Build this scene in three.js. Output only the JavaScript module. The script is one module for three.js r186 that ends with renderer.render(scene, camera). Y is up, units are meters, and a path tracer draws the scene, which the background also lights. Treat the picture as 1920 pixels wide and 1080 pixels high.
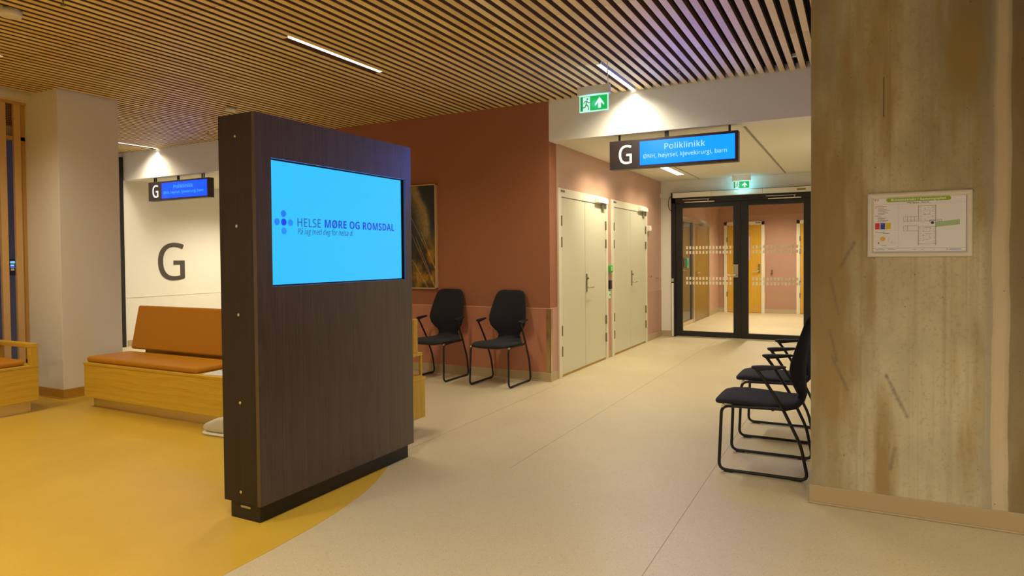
import * as THREE from 'three';
import { mergeGeometries } from 'three/addons/utils/BufferGeometryUtils.js';
import { RoundedBoxGeometry } from 'three/addons/geometries/RoundedBoxGeometry.js';
import { FontLoader } from 'three/addons/loaders/FontLoader.js';
import { TextGeometry } from 'three/addons/geometries/TextGeometry.js';

// ---------------------------------------------------------------- camera, sky, exposure
const scene = new THREE.Scene();
scene.background = new THREE.Color().setRGB(0.03, 0.045, 0.13);       // dusk outside the window
const W = 1920, HH = 1080, FOC = 1238.2;
const camera = new THREE.PerspectiveCamera(2 * Math.atan(HH / 2 / FOC) * 180 / Math.PI, W / HH, 0.05, 100);
camera.position.set(0, 1.42, 0);
camera.rotation.set(-0.0210, 0.4820, -0.0087, 'YXZ');
camera.setViewOffset(W, HH, 0, 32, W, HH);
camera.updateProjectionMatrix(); camera.updateMatrixWorld();
const renderer = new THREE.WebGLRenderer({ antialias: true });
renderer.toneMapping = THREE.LinearToneMapping;
renderer.toneMappingExposure = 1.0;
renderer.shadowMap.enabled = true;

const WARM = new THREE.Color().setRGB(1.0, 0.88, 0.63);                // colour of the lamps
const HALL = 13, CORR = 9.5, FAR = 28, GCOR = 33;                          // candela per lamp spot

// ---------------------------------------------------------------- helpers
const rnd = (() => { let s = 12345; return () => (s = (s * 1664525 + 1013904223) >>> 0) / 4294967296; })();
const V = (x, y, z) => new THREE.Vector3(x, y, z);
const used = {};
function numbered(n) { const k = used[n] = (used[n] ?? -1) + 1; return k ? n + '_' + String(k).padStart(3, '0') : n; }
// texture coordinates in metres, v along the grain axis g
function uvm(geo, g = 'y') {
  const o = geo.index ? geo.toNonIndexed() : geo;
  const p = o.attributes.position, uv = new Float32Array(p.count * 2), gi = { x: 0, y: 1, z: 2 }[g];
  const a = V(), b = V(), c = V(), n = V();
  for (let i = 0; i < p.count; i += 3) {
    a.fromBufferAttribute(p, i); b.fromBufferAttribute(p, i + 1); c.fromBufferAttribute(p, i + 2);
    n.copy(b).sub(a).cross(c.clone().sub(a));
    const m = [Math.abs(n.x), Math.abs(n.y), Math.abs(n.z)], ni = m.indexOf(Math.max(...m));
    const vi = ni === gi ? (ni + 1) % 3 : gi, ui = 3 - ni - vi;
    [a, b, c].forEach((q, j) => { const e = [q.x, q.y, q.z]; uv[(i + j) * 2] = e[ui]; uv[(i + j) * 2 + 1] = e[vi]; });
  }
  o.setAttribute('uv', new THREE.BufferAttribute(uv, 2));
  for (const k of Object.keys(o.attributes)) if (!['position', 'normal', 'uv'].includes(k)) o.deleteAttribute(k);
  return o;
}
// box between two corners, with an optional rounded edge r
function bb(x0, y0, z0, x1, y1, z1, r = 0) {
  const w = Math.abs(x1 - x0), h = Math.abs(y1 - y0), d = Math.abs(z1 - z0);
  const g = r ? new RoundedBoxGeometry(w, h, d, 2, Math.min(r, w / 2.01, h / 2.01, d / 2.01)) : new THREE.BoxGeometry(w, h, d);
  g.translate((x0 + x1) / 2, (y0 + y1) / 2, (z0 + z1) / 2); return g;
}
function tube(pts, r, fillet = 0.03, seg = 48, rs = 10) {
  const P = pts.map((p) => (p.isVector3 ? p : V(...p))), path = new THREE.CurvePath();
  let prev = P[0];
  for (let i = 1; i < P.length - 1; i++) {
    const a = P[i].clone().sub(P[i - 1]), b = P[i + 1].clone().sub(P[i]);
    const f = Math.min(fillet, a.length() * 0.45, b.length() * 0.45);
    const s = P[i].clone().sub(a.setLength(f)), e = P[i].clone().add(b.setLength(f));
    path.add(new THREE.LineCurve3(prev, s)); path.add(new THREE.QuadraticBezierCurve3(s, P[i], e)); prev = e;
  }
  path.add(new THREE.LineCurve3(prev, P[P.length - 1]));
  return new THREE.TubeGeometry(path, seg, r, rs, false);
}
function cyl(x, y, z, r, h, axis = 'y', seg = 20, r2 = r) {
  const g = new THREE.CylinderGeometry(r, r2, h, seg);
  if (axis === 'x') g.rotateZ(Math.PI / 2); if (axis === 'z') g.rotateX(Math.PI / 2);
  g.translate(x, y, z); return g;
}
// skin over a list of closed rings
function loft(rings) {
  const n = rings[0].length, pos = [], idx = [];
  rings.forEach((r) => r.forEach((p) => pos.push(p.x, p.y, p.z)));
  for (let i = 0; i < rings.length - 1; i++) for (let j = 0; j < n; j++) {
    const a = i * n + j, b = i * n + (j + 1) % n, c = a + n, d = b + n; idx.push(a, b, d, a, d, c);
  }
  const cap = (r, o, flip) => {
    const c = r.reduce((s, p) => s.add(p), V()).multiplyScalar(1 / n), k = pos.length / 3; pos.push(c.x, c.y, c.z);
    for (let j = 0; j < n; j++) { const a = o + j, b = o + (j + 1) % n; flip ? idx.push(k, b, a) : idx.push(k, a, b); }
  };
  cap(rings[0], 0, true); cap(rings[rings.length - 1], (rings.length - 1) * n, false);
  const g = new THREE.BufferGeometry(); g.setAttribute('position', new THREE.Float32BufferAttribute(pos, 3));
  g.setIndex(idx); g.computeVertexNormals(); return g;
}
function merge(list, grain) { return mergeGeometries((Array.isArray(list) ? list : [list]).map((g) => uvm(g, grain))); }
function obj(name, geos, mat, parent = scene, grain = 'y') {
  const m = new THREE.Mesh(merge(geos, grain), mat);
  m.name = parent === scene ? numbered(name) : name; m.castShadow = m.receiveShadow = true; parent.add(m); return m;
}
function tag(o, label, category, group) { o.userData.label = label; o.userData.category = category; if (group) o.userData.group = group; return o; }
function struct(name, geos, mat, label, category = 'wall', grain = 'y') {
  const m = obj(name, geos, mat, scene, grain); m.userData.kind = 'structure'; m.userData.label = label; m.userData.category = category; return m;
}
function thing(name, label, category, p = [0, 0, 0], group) {
  const o = new THREE.Group(); o.name = numbered(name); o.position.set(...p); scene.add(o); return tag(o, label, category, group);
}
function sgroup(name, label, category) { const o = thing(name, label, category); o.userData.kind = 'structure'; return o; }

// ---------------------------------------------------------------- textures
function lattice(seed) { const t = new Float32Array(65536); let s = seed * 7919 + 17; for (let i = 0; i < 65536; i++) { s = (s * 1664525 + 1013904223) >>> 0; t[i] = s / 4294967296; } return t; }
const LT = [1, 2, 3, 4, 5, 6].map(lattice);
function vnoise(x, y, px, py, k = 0) {      // value noise that repeats every px, py cells
  const T = LT[k % 6], xi = Math.floor(x), yi = Math.floor(y), fx = x - xi, fy = y - yi;
  const sx = fx * fx * (3 - 2 * fx), sy = fy * fy * (3 - 2 * fy);
  const m = (a, n) => ((a % n) + n) % n, h = (a, b) => T[(m(a, px) * 131 + m(b, py) * 7919) & 65535];
  const a = h(xi, yi), b = h(xi + 1, yi), c = h(xi, yi + 1), d = h(xi + 1, yi + 1);
  return a + (b - a) * sx + (c - a + (a - b - c + d) * sx) * sy;
}
function fbm(u, v, fx, fy, oct, k) { let s = 0, a = 0.5, t = 0; for (let o = 0; o < oct; o++) { s += a * vnoise(u * fx, v * fy, fx, fy, k + o); t += a; a *= 0.5; fx *= 2; fy *= 2; } return s / t; }
function dataTex(w, h, fn, sizeU, sizeV, srgb = true) {
  const d = new Uint8Array(w * h * 4);
  for (let j = 0; j < h; j++) for (let i = 0; i < w; i++) {
    const c = fn((i + 0.5) / w, (j + 0.5) / h), o = (j * w + i) * 4;
    for (let q = 0; q < 3; q++) d[o + q] = Math.max(0, Math.min(255, Math.round(c[q]))); d[o + 3] = 255;
  }
  const t = new THREE.DataTexture(d, w, h, THREE.RGBAFormat); t.magFilter = THREE.LinearFilter; t.minFilter = THREE.LinearMipmapLinearFilter; t.generateMipmaps = true;
  t.wrapS = t.wrapT = THREE.RepeatWrapping; t.repeat.set(1 / sizeU, 1 / sizeV); if (srgb) t.colorSpace = THREE.SRGBColorSpace; t.needsUpdate = true; return t;
}
const mix = (a, b, t) => a.map((v, i) => v + (b[i] - v) * t);
function woodTex(w, h, su, sv, A, B, C, ringsN, streak) {
  return dataTex(w, h, (u, v) => {
    const wob = fbm(u, v, 3, 2, 3, 0), r = u * ringsN + wob * 3.2, f = r - Math.floor(r);
    const band = Math.pow(f, 2.2) * (1 - Math.pow(f, 14));
    const fine = vnoise(u * 160, v * 7, 160, 7, 1) * 0.6 + vnoise(u * 330, v * 18, 330, 18, 2) * 0.4;
    const big = fbm(u, v, 5, 2, 3, 3);
    let c = mix(A, B, Math.min(1, band * 0.75 + big * 0.35)); c = mix(c, C, Math.max(0, fine - 0.45) * streak); return c;
  }, su, sv);
}
const oakTex = woodTex(512, 1024, 0.6, 1.9, [216, 180, 62], [199, 157, 46], [175, 131, 34], 9, 0.9);
const slatTex = woodTex(256, 1024, 0.3, 1.9, [248, 226, 156], [240, 214, 140], [222, 190, 114], 5, 0.8);
const wengeTex = woodTex(1024, 1024, 0.75, 1.7, [82, 62, 52], [60, 44, 37], [34, 25, 22], 6, 1.5);
const beigeTex = dataTex(1024, 1024, (u, v) => {
  const s = vnoise(u * 430, v * 430, 430, 430, 0), s2 = vnoise(u * 610, v * 610, 610, 610, 2), m = fbm(u, v, 4, 4, 3, 3);
  const k = (s > 0.86 ? -26 : s < 0.1 ? 20 : 0) + (s2 > 0.9 ? -18 : 0) + (m - 0.5) * 10; return [204 + k, 190 + k, 158 + k];
}, 1.6, 1.6);
const yellowTex = dataTex(512, 512, (u, v) => { const m = fbm(u, v, 4, 4, 4, 1), s = vnoise(u * 200, v * 200, 200, 200, 4); const k = (m - 0.5) * 16 + (s > 0.93 ? -9 : 0); return [205 + k, 168 + k, 58 + k * 0.7]; }, 1.6, 1.6);
const concreteTex = (() => {
  const marks = []; for (let i = 0; i < 60; i++) marks.push([rnd(), rnd(), 0.001 + rnd() * 0.0022]);
  const scr = [[0.13, 0.33, 0.09, 0.39], [0.1, 0.255, 0.17, 0.2], [0.34, 0.23, 0.43, 0.165], [0.38, 0.11, 0.36, 0.075], [0.09, 0.3, 0.12, 0.25], [0.2, 0.45, 0.14, 0.41]];
  return dataTex(1024, 2048, (u, v) => {
    const n1 = fbm(u, v, 3, 5, 5, 0), n2 = fbm(u, v, 9, 4, 5, 2), str = vnoise(u * 48, v * 3, 48, 3, 4) * 0.6 + vnoise(u * 130, v * 5, 130, 5, 1) * 0.4, fine = fbm(u, v, 90, 220, 3, 3);
    let c = mix([140, 130, 108], [204, 195, 168], Math.min(1, Math.max(0, (n1 - 0.24) * 1.9)));
    c = mix(c, [150, 124, 74], Math.min(0.75, Math.max(0, n2 - 0.42) * 2.6));
    c = mix(c, [138, 120, 94], Math.max(0, str - 0.46) * 0.6 * (0.3 + n1)); c = mix(c, [134, 118, 96], Math.max(0, fine - 0.56) * 0.8);
    const j = 0.8 + (fbm(u, v, 4, 12, 3, 5) - 0.5) * 0.018, dj = Math.abs(u - j);
    if (dj < 0.05) c = mix(c, [206, 190, 164], Math.pow(1 - Math.max(0, dj - 0.018) / 0.032, 1) * (dj < 0.018 ? 0.85 : 0.7));
    if (u > j + 0.035) c = mix(c, [112, 92, 62], 0.5);
    if (u < j - 0.03 && u > j - 0.085) c = mix(c, [150, 146, 140], 0.5 * (1 - (j - 0.03 - u) / 0.055));
    if (Math.abs(u - 0.327) < 0.0022 && v > 0.655 && v < 0.72) c = mix(c, [70, 56, 40], 0.8);
    for (const m of marks) { const dx = (u - m[0]) * 1.1, dy = (v - m[1]) * 3.3; if (dx * dx + dy * dy < m[2] * m[2]) c = mix(c, [70, 58, 44], 0.7); }
    for (const s of scr) {
      const ax = s[0] * 1.1, ay = s[1] * 3.3, bx = s[2] * 1.1 - ax, by = s[3] * 3.3 - ay, px = u * 1.1 - ax, py = v * 3.3 - ay;
      const t = Math.max(0, Math.min(1, (px * bx + py * by) / (bx * bx + by * by))), d = Math.hypot(px - t * bx, py - t * by);
      if (d < 0.014) c = mix(c, [112, 102, 88], 0.55 * (1 - d / 0.014) * (0.4 + fine));
    }
    return c;
  }, 1.1, 3.3);
})();
concreteTex.wrapS = THREE.MirroredRepeatWrapping;
concreteTex.offset.set(0.235 / 1.1, 0);
const concreteBump = dataTex(512, 512, (u, v) => { const a = 90 + 110 * fbm(u, v, 14, 10, 5, 1); return [a, a, a]; }, 1.1, 1.1, false);
const paintBump = dataTex(256, 256, (u, v) => { const a = 128 + 120 * (fbm(u, v, 40, 40, 3, 2) - 0.5); return [a, a, a]; }, 0.4, 0.4, false);
const weaveBump = dataTex(128, 128, (u, v) => { const a = 128 + 60 * Math.sin(u * Math.PI * 64) * Math.sin(v * Math.PI * 64) + 60 * (vnoise(u * 64, v * 64, 64, 64, 1) - 0.5); return [a, a, a]; }, 0.08, 0.08, false);
const leatherBump = dataTex(256, 256, (u, v) => { const a = 128 + 140 * (fbm(u, v, 48, 48, 3, 3) - 0.5); return [a, a, a]; }, 0.2, 0.2, false);
function canvasTex(w, h, draw) {
  const c = document.createElement('canvas'); c.width = w; c.height = h; draw(c.getContext('2d'), w, h);
  const t = new THREE.CanvasTexture(c); t.colorSpace = THREE.SRGBColorSpace; t.magFilter = THREE.LinearFilter; return t;
}

// ---------------------------------------------------------------- materials
const std = (o) => new THREE.MeshStandardMaterial(o);
const M = {
  white: std({ color: '#e9e6e0', roughness: 0.85, bumpMap: paintBump, bumpScale: 0.0004 }),
  ceilWhite: std({ color: '#e8e4d8', roughness: 0.9 }),
  terra: std({ color: '#a0664a', roughness: 0.75, bumpMap: paintBump, bumpScale: 0.0004 }),
  terraLowLit: std({ color: '#c08066', roughness: 0.55 }),  // covering a little lighter itself, lightened more to paint in lamp light
  pink: std({ color: '#c69e88', roughness: 0.4, bumpMap: paintBump, bumpScale: 0.0004 }),
  pinkLow: std({ color: '#c09486', roughness: 0.5 }),
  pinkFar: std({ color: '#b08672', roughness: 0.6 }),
  bead: std({ color: '#d9a98f', roughness: 0.4 }),
  cream: std({ color: '#e4dcc8', roughness: 0.7 }),
  base: std({ color: '#b8a582', roughness: 0.5 }),
  baseYellow: std({ color: '#b88a30', roughness: 0.5 }),
  beige: std({ map: beigeTex, roughness: 0.42 }),
  yellow: std({ map: yellowTex, roughness: 0.42 }),
  seam: std({ color: '#a08c68', roughness: 0.5 }),
  concrete: std({ map: concreteTex, roughness: 0.75, bumpMap: concreteBump, bumpScale: 0.0015 }),
  oak: std({ map: oakTex, roughness: 0.45 }),
  finOak: std({ color: '#d6b078', roughness: 0.5 }),
  oakPlain: std({ color: '#c79a58', roughness: 0.5 }),
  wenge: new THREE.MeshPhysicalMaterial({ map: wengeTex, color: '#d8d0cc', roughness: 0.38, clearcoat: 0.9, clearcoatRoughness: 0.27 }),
  wengeShaded: std({ map: wengeTex, roughness: 0.6, color: '#80706a' }),  // same wood darkened, shade of the kiosk side put into the colour
  black: std({ color: '#121113', roughness: 0.45 }),
  blackAl: std({ color: '#141318', roughness: 0.4 }),
  void: std({ color: '#0c0a09', roughness: 0.95 }),
  fabric: std({ color: '#26262c', roughness: 0.95, bumpMap: weaveBump, bumpScale: 0.0006 }),
  fabricBack: std({ color: '#1d1d24', roughness: 0.95, bumpMap: weaveBump, bumpScale: 0.0006 }),
  tubeBlack: std({ color: '#100f10', roughness: 0.4 }),
  plastic: std({ color: '#17161a', roughness: 0.5 }),
  leather: std({ color: '#b87a06', roughness: 0.55, bumpMap: leatherBump, bumpScale: 0.0006 }),
  steel: std({ color: '#b9b4a8', roughness: 0.3, metalness: 0.9 }),
  chrome: std({ color: '#d8d4c8', roughness: 0.2, metalness: 1 }),
  hinge: std({ color: '#8a8064', roughness: 0.4, metalness: 0.7 }),
  doorWhite: std({ color: '#d6d4be', roughness: 0.4 }),
  doorFrame: std({ color: '#e6e0cc', roughness: 0.45 }),
  plinth: std({ color: '#d8ccb8', roughness: 0.28, metalness: 0.9 }),
  glass: new THREE.MeshPhysicalMaterial({ color: '#ffffff', transmission: 1, thickness: 0, roughness: 0.02, ior: 1.45 }),
  frost: std({ color: '#e8dcc4', roughness: 0.7 }),
  plate: std({ color: '#e9e6da', roughness: 0.5 }),
  greenPlastic: std({ color: '#3fae4a', roughness: 0.4 }),
  paleGreen: std({ color: '#b4e6b0', roughness: 0.4, emissive: '#a8f0a8', emissiveIntensity: 0.25 }),
  lampCell: std({ color: '#ffffff', emissive: '#fff4e0', emissiveIntensity: 3.2 }),
  lampHousing: std({ color: '#efe9dc', roughness: 0.5 }),
  shoe: std({ color: '#c9c4b8', roughness: 0.8 }),
  shoeSole: std({ color: '#e4e0d6', roughness: 0.7 }),
  paper: std({ color: '#ecebe6', roughness: 0.7 }),
};
M.slat = ['#ffffff', '#f8f2e8', '#fffaf0', '#efe6da'].map((c) => std({ map: slatTex, color: c, roughness: 0.55 }));
M.slatShade = std({ color: '#75532e', roughness: 0.9 });                 // slat sides darkened, shade of the gaps put into the colour

// ---------------------------------------------------------------- the setting
const CE = 3.17, ZB = -6.82, XC = -3.084, ZE = -11.6, CL = 2.73;
{ // floor: beige vinyl with a yellow inlay that ends in a curve
  const f = sgroup('floor', 'speckled beige vinyl floor with a yellow curved zone on the left', 'floor');
  obj('floor_sheet', bb(-11.4, -0.12, 4, 3.4, 0, -18), M.beige, f);
  const s = new THREE.Shape();
  const pts = [[-2.44, 3.9], [-2.47, 1.2], [-2.50, -0.5], [-2.525, -1.99], [-2.536, -2.35], [-2.56, -2.65], [-2.6, -2.9], [-2.66, -3.15], [-2.74, -3.36], [-2.845, -3.58], [-3.0, -3.78], [-3.25, -3.98], [-3.6, -4.12], [-4.2, -4.24], [-5.2, -4.3], [-7.21, -4.3]];
  s.moveTo(-7.9, -3.9); s.lineTo(-7.9, 3.9);
  const sp = new THREE.SplineCurve(pts.map((p) => new THREE.Vector2(...p))).getPoints(120);
  sp.forEach((p) => s.lineTo(p.x, p.y)); s.lineTo(-7.21, -3.9);
  const g = new THREE.ExtrudeGeometry(new THREE.Shape(s.getPoints().map((p) => new THREE.Vector2(p.x, -p.y))), { depth: 0.002, bevelEnabled: false });
  g.rotateX(-Math.PI / 2);
  const y = obj('yellow_zone', g, M.yellow, f); y.userData.label = 'yellow vinyl inlay with a curved edge';
  for (const [x, z0, z1] of [[-0.844, 2, -11.5], [-2.07, -3.9, -11.5], [-2.95, -3.9, -6.8]]) obj('floor_seam', bb(x - 0.0018, -0.001, z0, x + 0.0018, 0.0006, z1), M.seam, f);
}
// walls of the hall
struct('wall_back', bb(-7.3, 0, ZB - 0.2, XC, 3.4, ZB), M.terra, 'terracotta painted wall behind the black chairs');
struct('trim_1', [bb(-7.25, 0.1, ZB - 0.001, XC + 0.002, 0.826, ZB + 0.003)], M.terraLowLit, 'lighter terracotta wall covering below the bead, lightened further for lamp light', 'wall covering');
struct('trim_2', [bb(-7.25, 0.826, ZB - 0.001, XC + 0.005, 0.835, ZB + 0.005, 0.001), bb(XC, 0.826, ZB, XC + 0.005, 0.835, -7.03), bb(XC, 0.826, -10.67, XC + 0.005, 0.835, ZE)], M.bead, 'thin pale bead along the terracotta walls at seat height', 'trim');
struct('baseboard_back', [bb(-7.25, 0, ZB, XC + 0.008, 0.1, ZB + 0.008, 0.002), bb(-7.25, 0, ZB, XC + 0.02, 0.012, ZB + 0.02, 0.006)], M.base, 'beige vinyl skirting below the terracotta wall', 'baseboard');
struct('wall_corridor_left', bb(XC - 0.2, 0, ZB - 0.2, XC, 2.9, -17.2), M.pink, 'pinkish terracotta corridor wall with the white double doors');
struct('trim_3', [bb(XC - 0.001, 0.1, ZB, XC + 0.003, 0.826, -7.03), bb(XC - 0.001, 0.1, -8.73, XC + 0.003, 0.826, -8.91), bb(XC - 0.001, 0.1, -10.67, XC + 0.003, 0.826, ZE)], M.pinkLow, 'pinkish wall covering below the bead along the corridor doors', 'wall covering');
struct('baseboard_corridor', [bb(XC, 0, ZB, XC + 0.008, 0.1, -7.03, 0.002), bb(XC, 0, -8.73, XC + 0.008, 0.1, -8.91, 0.002), bb(XC, 0, -10.67, XC + 0.008, 0.1, ZE, 0.002), bb(XC, 0, ZE, -2.9, 0.1, ZE + 0.008, 0.002), bb(XC, 0, -11.75, XC + 0.008, 0.1, -13.2), bb(XC, 0, -15.85, XC + 0.008, 0.1, -17.1), bb(XC, 0, -17.1, -2.96, 0.1, -17.09), bb(-2.0, 0, -17.1, -1.29, 0.1, -17.09)], M.base, 'beige vinyl skirting along the corridor and beyond the glass', 'baseboard');
struct('wall_header_right', bb(XC, 2.72, ZB - 0.22, 0.3, 3.4, ZB), M.white, 'white wall above the corridor opening, over the hanging sign');
struct('wall_header_left', bb(-11.1, 2.727, -6.85, -7.2, 3.4, -6.65), M.white, 'white wall above the opening at far left');
struct('ceiling_corridor', [bb(XC, CL, -7.05, 0.3, 2.85, ZE), bb(XC, CL, ZE - 0.15, 1.0, 2.85, -17.2)], M.ceilWhite, 'white ceiling of the corridor', 'ceiling');
struct('wall_end', [bb(XC, 0, ZE - 0.15, -2.9, 2.85, ZE), bb(-2.9, 2.5, ZE - 0.15, -0.58, 2.85, ZE), bb(-0.58, 0, ZE - 0.15, 0.3, 2.85, ZE)], M.white, 'white end wall around the black glazed door');
struct('wall_corridor_right', bb(0.1, 0, -4.4, 0.3, 3.4, ZE), M.white, 'white corridor wall behind the concrete pier');
struct('wall_concrete', bb(-0.235, 0, -4.42, 3.2, 3.5, -4.12, 0.006), M.concrete, 'bare stained concrete wall at the right');
struct('baseboard_concrete', [bb(-0.243, 0, -4.42, 3.2, 0.103, -4.112, 0.003), bb(-0.25, 0, -4.42, 3.2, 0.01, -4.1, 0.005)], M.base, 'beige vinyl skirting below the concrete', 'baseboard');
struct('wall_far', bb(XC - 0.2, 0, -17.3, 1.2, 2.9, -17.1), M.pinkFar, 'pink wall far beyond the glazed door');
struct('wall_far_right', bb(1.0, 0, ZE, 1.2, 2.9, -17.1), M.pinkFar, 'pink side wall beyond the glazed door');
struct('wall_right', bb(3.2, 0, 4, 3.4, 3.5, -4.42), M.white, 'white wall outside the right edge of the view');
struct('wall_front', bb(-8.1, 0, 3.9, 3.4, 3.5, 4.1), M.white, 'white wall behind the viewpoint');
struct('wall_pier', bb(-7.9, 0, -4.464, -7.211, 3.4, -3.842, 0.004), M.white, 'white painted pier at left beside the window');
struct('baseboard_pier', [bb(-7.85, 0, -4.464, -7.203, 0.1, -3.834, 0.003), bb(-7.85, 0, -4.464, -7.193, 0.012, -3.824, 0.006)], M.baseYellow, 'yellow vinyl skirting around the white pier', 'baseboard');
struct('wall_left_back', [bb(-11.1, 0, -4.464, -7.9, 3.4, -4.264), bb(-11.1, 0, -6.85, -10.9, 3.4, -4.464)], M.white, 'white wall hidden behind the pier');
struct('wall_letter', bb(-10.85, 0, -12.2, -10.65, 2.85, -6.65), M.white, 'white side wall carrying the big grey letter');
struct('trim_4', bb(-10.652, 0.803, -12, -10.644, 0.815, -6.68), M.ceilWhite, 'thin pale bead along the white wall with the letter', 'trim');
struct('baseboard_letter', bb(-10.65, 0, -12, -10.642, 0.1, -6.68), M.base, 'beige skirting below the wall with the letter', 'baseboard');
struct('trim_5', bb(-10.70, 0, -6.64, -10.62, 3.1, -6.58), M.black, 'thin black upright joint beside the white pier', 'trim');
struct('wall_side_corridor', [bb(-7.3, 0, -12.2, -7.1, 2.9, -7.0), bb(-10.85, 0, -12.4, -7.1, 2.9, -12.2)], M.white, 'white walls deep in the left side corridor');
struct('ceiling_side', bb(-10.85, 2.745, -12.2, -7.1, 2.9, -6.86), M.ceilWhite, 'white ceiling of the left side corridor', 'ceiling');
struct('wall_left', [bb(-8.1, 0, 4, -7.8, 3.4, -1.2), bb(-8.1, 0, -1.2, -7.8, 0.3, -3.842), bb(-8.1, 3.1, -1.2, -7.8, 3.4, -3.842)], M.white, 'white wall around the window at far left');
struct('trim_6', bb(-7.8, 3.09, -1.2, -7.68, 3.2, -3.842), M.cream, 'pale ceiling border above the window', 'trim');
struct('trim_7', [bb(XC - 0.045, 0.1, ZB + 0.003, XC + 0.006, 0.83, ZB + 0.007), bb(XC + 0.002, 0.1, ZB + 0.007, XC + 0.006, 0.83, ZB - 0.05)], std({ color: '#c8b48c', roughness: 0.22, metalness: 0.85 }), 'brushed metal corner guard beside the first white double door', 'corner guard');

// slatted timber ceiling
const PITCH = 0.0915, SW = 0.049, X0 = -0.546;
const lamps = [[-3.98, -3.853, -4.986, 1], [-2.10, -5.76, -6.812, 1], [-9.747, -5.55, -6.64, 1], [-6.486, -1.9, -3.016, 1]];
const hidden = [[-2.1, -0.6, -1.7, 1.2], [-4.0, 0.4, -0.7, 1.8], [-6.4, 1.6, 0.5, 1.4], [0.7, 0.3, -0.8, 2.4], [-1.2, 2.6, 1.5, 2.2], [1.9, -0.8, -1.9, 1.7]];  // guessed lamps out of view, added and powered as fill light
{
  const c = sgroup('ceiling', 'ceiling of parallel timber slats over a black void', 'ceiling');
  obj('ceiling_board', bb(-11.1, 3.235, 4, 3.4, 3.4, -7), M.void, c);
  const joints = [-1.87, -3.14, -4.43, -5.71, ZB - 0.002], geoOf = {}, segs = [];
  const v = V();
  function area(x, z0, z1) { // how large a piece shows in the photograph
    const q = []; for (const z of [z0, z1]) for (const dx of [-SW / 2, SW / 2]) { v.set(x + dx, CE, z).applyMatrix4(camera.matrixWorldInverse); if (v.z > -0.2) return 0; v.applyMatrix4(camera.projectionMatrix); q.push([v.x, v.y]); }
    let n = 0; for (let t = 0; t <= 8; t++) { const px = q[0][0] + (q[2][0] - q[0][0]) * t / 8, py = q[0][1] + (q[2][1] - q[0][1]) * t / 8; if (Math.abs(px) < 1 && Math.abs(py) < 1) n++; }
    const h = Math.hypot(q[1][0] - q[0][0], (q[1][1] - q[0][1]) * 0.56), l = Math.hypot(q[2][0] - q[0][0], (q[2][1] - q[0][1]) * 0.56);
    return n / 9 * h * l;
  }
  for (let k = -8; k < 115; k++) {
    const x = X0 - k * PITCH; if (x < -10.95) break;
    const zEnd = x < -7.2 ? -6.65 : ZB;
    for (let i = 0; i < 4; i++) {
      let parts = [[joints[i] - 0.003, Math.max(joints[i + 1] + 0.003, zEnd)]];
      for (const [lx, a, b] of lamps) if (Math.abs(lx - x) < PITCH / 2) parts = parts.flatMap(([s, e]) => { const r = []; if (s > a) r.push([s, Math.max(e, a + 0.004)]); if (e < b) r.push([Math.min(s, b - 0.004), e]); return r.length || (s <= a && e >= b) ? r : [[s, e]]; });
      if (x < -7.85 ) parts = parts.map(([s, e]) => [Math.min(s, -4.464), e]);
      if (x < -7.21 && x > -7.9) parts = parts.flatMap(([s, e]) => [[Math.max(s, -3.842), Math.max(e, -3.842)], [Math.min(s, -4.464), Math.min(e, -4.464)]]);
      if (x > -0.235) parts = parts.map(([s, e]) => [s, e]);
      if (x < -7.68 && x > -7.85) parts = parts.map(([s, e]) => [Math.min(s, -4.464), Math.min(e, -4.464)]);
      for (const [s, e] of parts) if (s - e > 0.03) segs.push({ x, s, e, a: area(x, s, e) });
    }
  }
  segs.sort((p, q) => q.a - p.a);
  const rest = [], core = [];
  segs.forEach((g, n) => {
    const L = Math.round((g.s - g.e) * 1000) / 1000;
    if (n < 300 && g.a > 0) {
      geoOf[L] ??= (() => { const f = merge(bb(-SW / 2, 0, -L / 2, SW / 2, 0.003, L / 2), 'z'), k = merge(bb(-SW / 2 + 0.0005, 0.003, -L / 2, SW / 2 - 0.0005, 0.05, L / 2), 'z'); return mergeGeometries([f, k], true); })();
      const m = new THREE.Mesh(geoOf[L], [M.slat[Math.floor(rnd() * 4)], M.slatShade]); m.name = 'slat'; m.castShadow = m.receiveShadow = true;
      m.position.set(g.x, CE, (g.s + g.e) / 2); c.add(m);
    } else { rest.push(bb(g.x - SW / 2, CE, g.s, g.x + SW / 2, CE + 0.003, g.e)); core.push(bb(g.x - SW / 2 + 0.0005, CE + 0.003, g.s, g.x + SW / 2 - 0.0005, CE + 0.05, g.e)); }
  });
  for (let k = -40; k < 79; k++) { const x = X0 - k * PITCH; if (x < 3.2 && x > -7.7) { rest.push(bb(x - SW / 2, CE, 3.9, x + SW / 2, CE + 0.003, -1.868)); core.push(bb(x - SW / 2 + 0.0005, CE + 0.003, 3.9, x + SW / 2 - 0.0005, CE + 0.05, -1.868)); } }
  const r = new THREE.Mesh(mergeGeometries([merge(rest, 'z'), merge(core, 'z')], true), [M.slat[1], M.slatShade]); r.name = 'slats'; r.castShadow = r.receiveShadow = true; r.userData.kind = 'stuff'; c.add(r);
}

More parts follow.
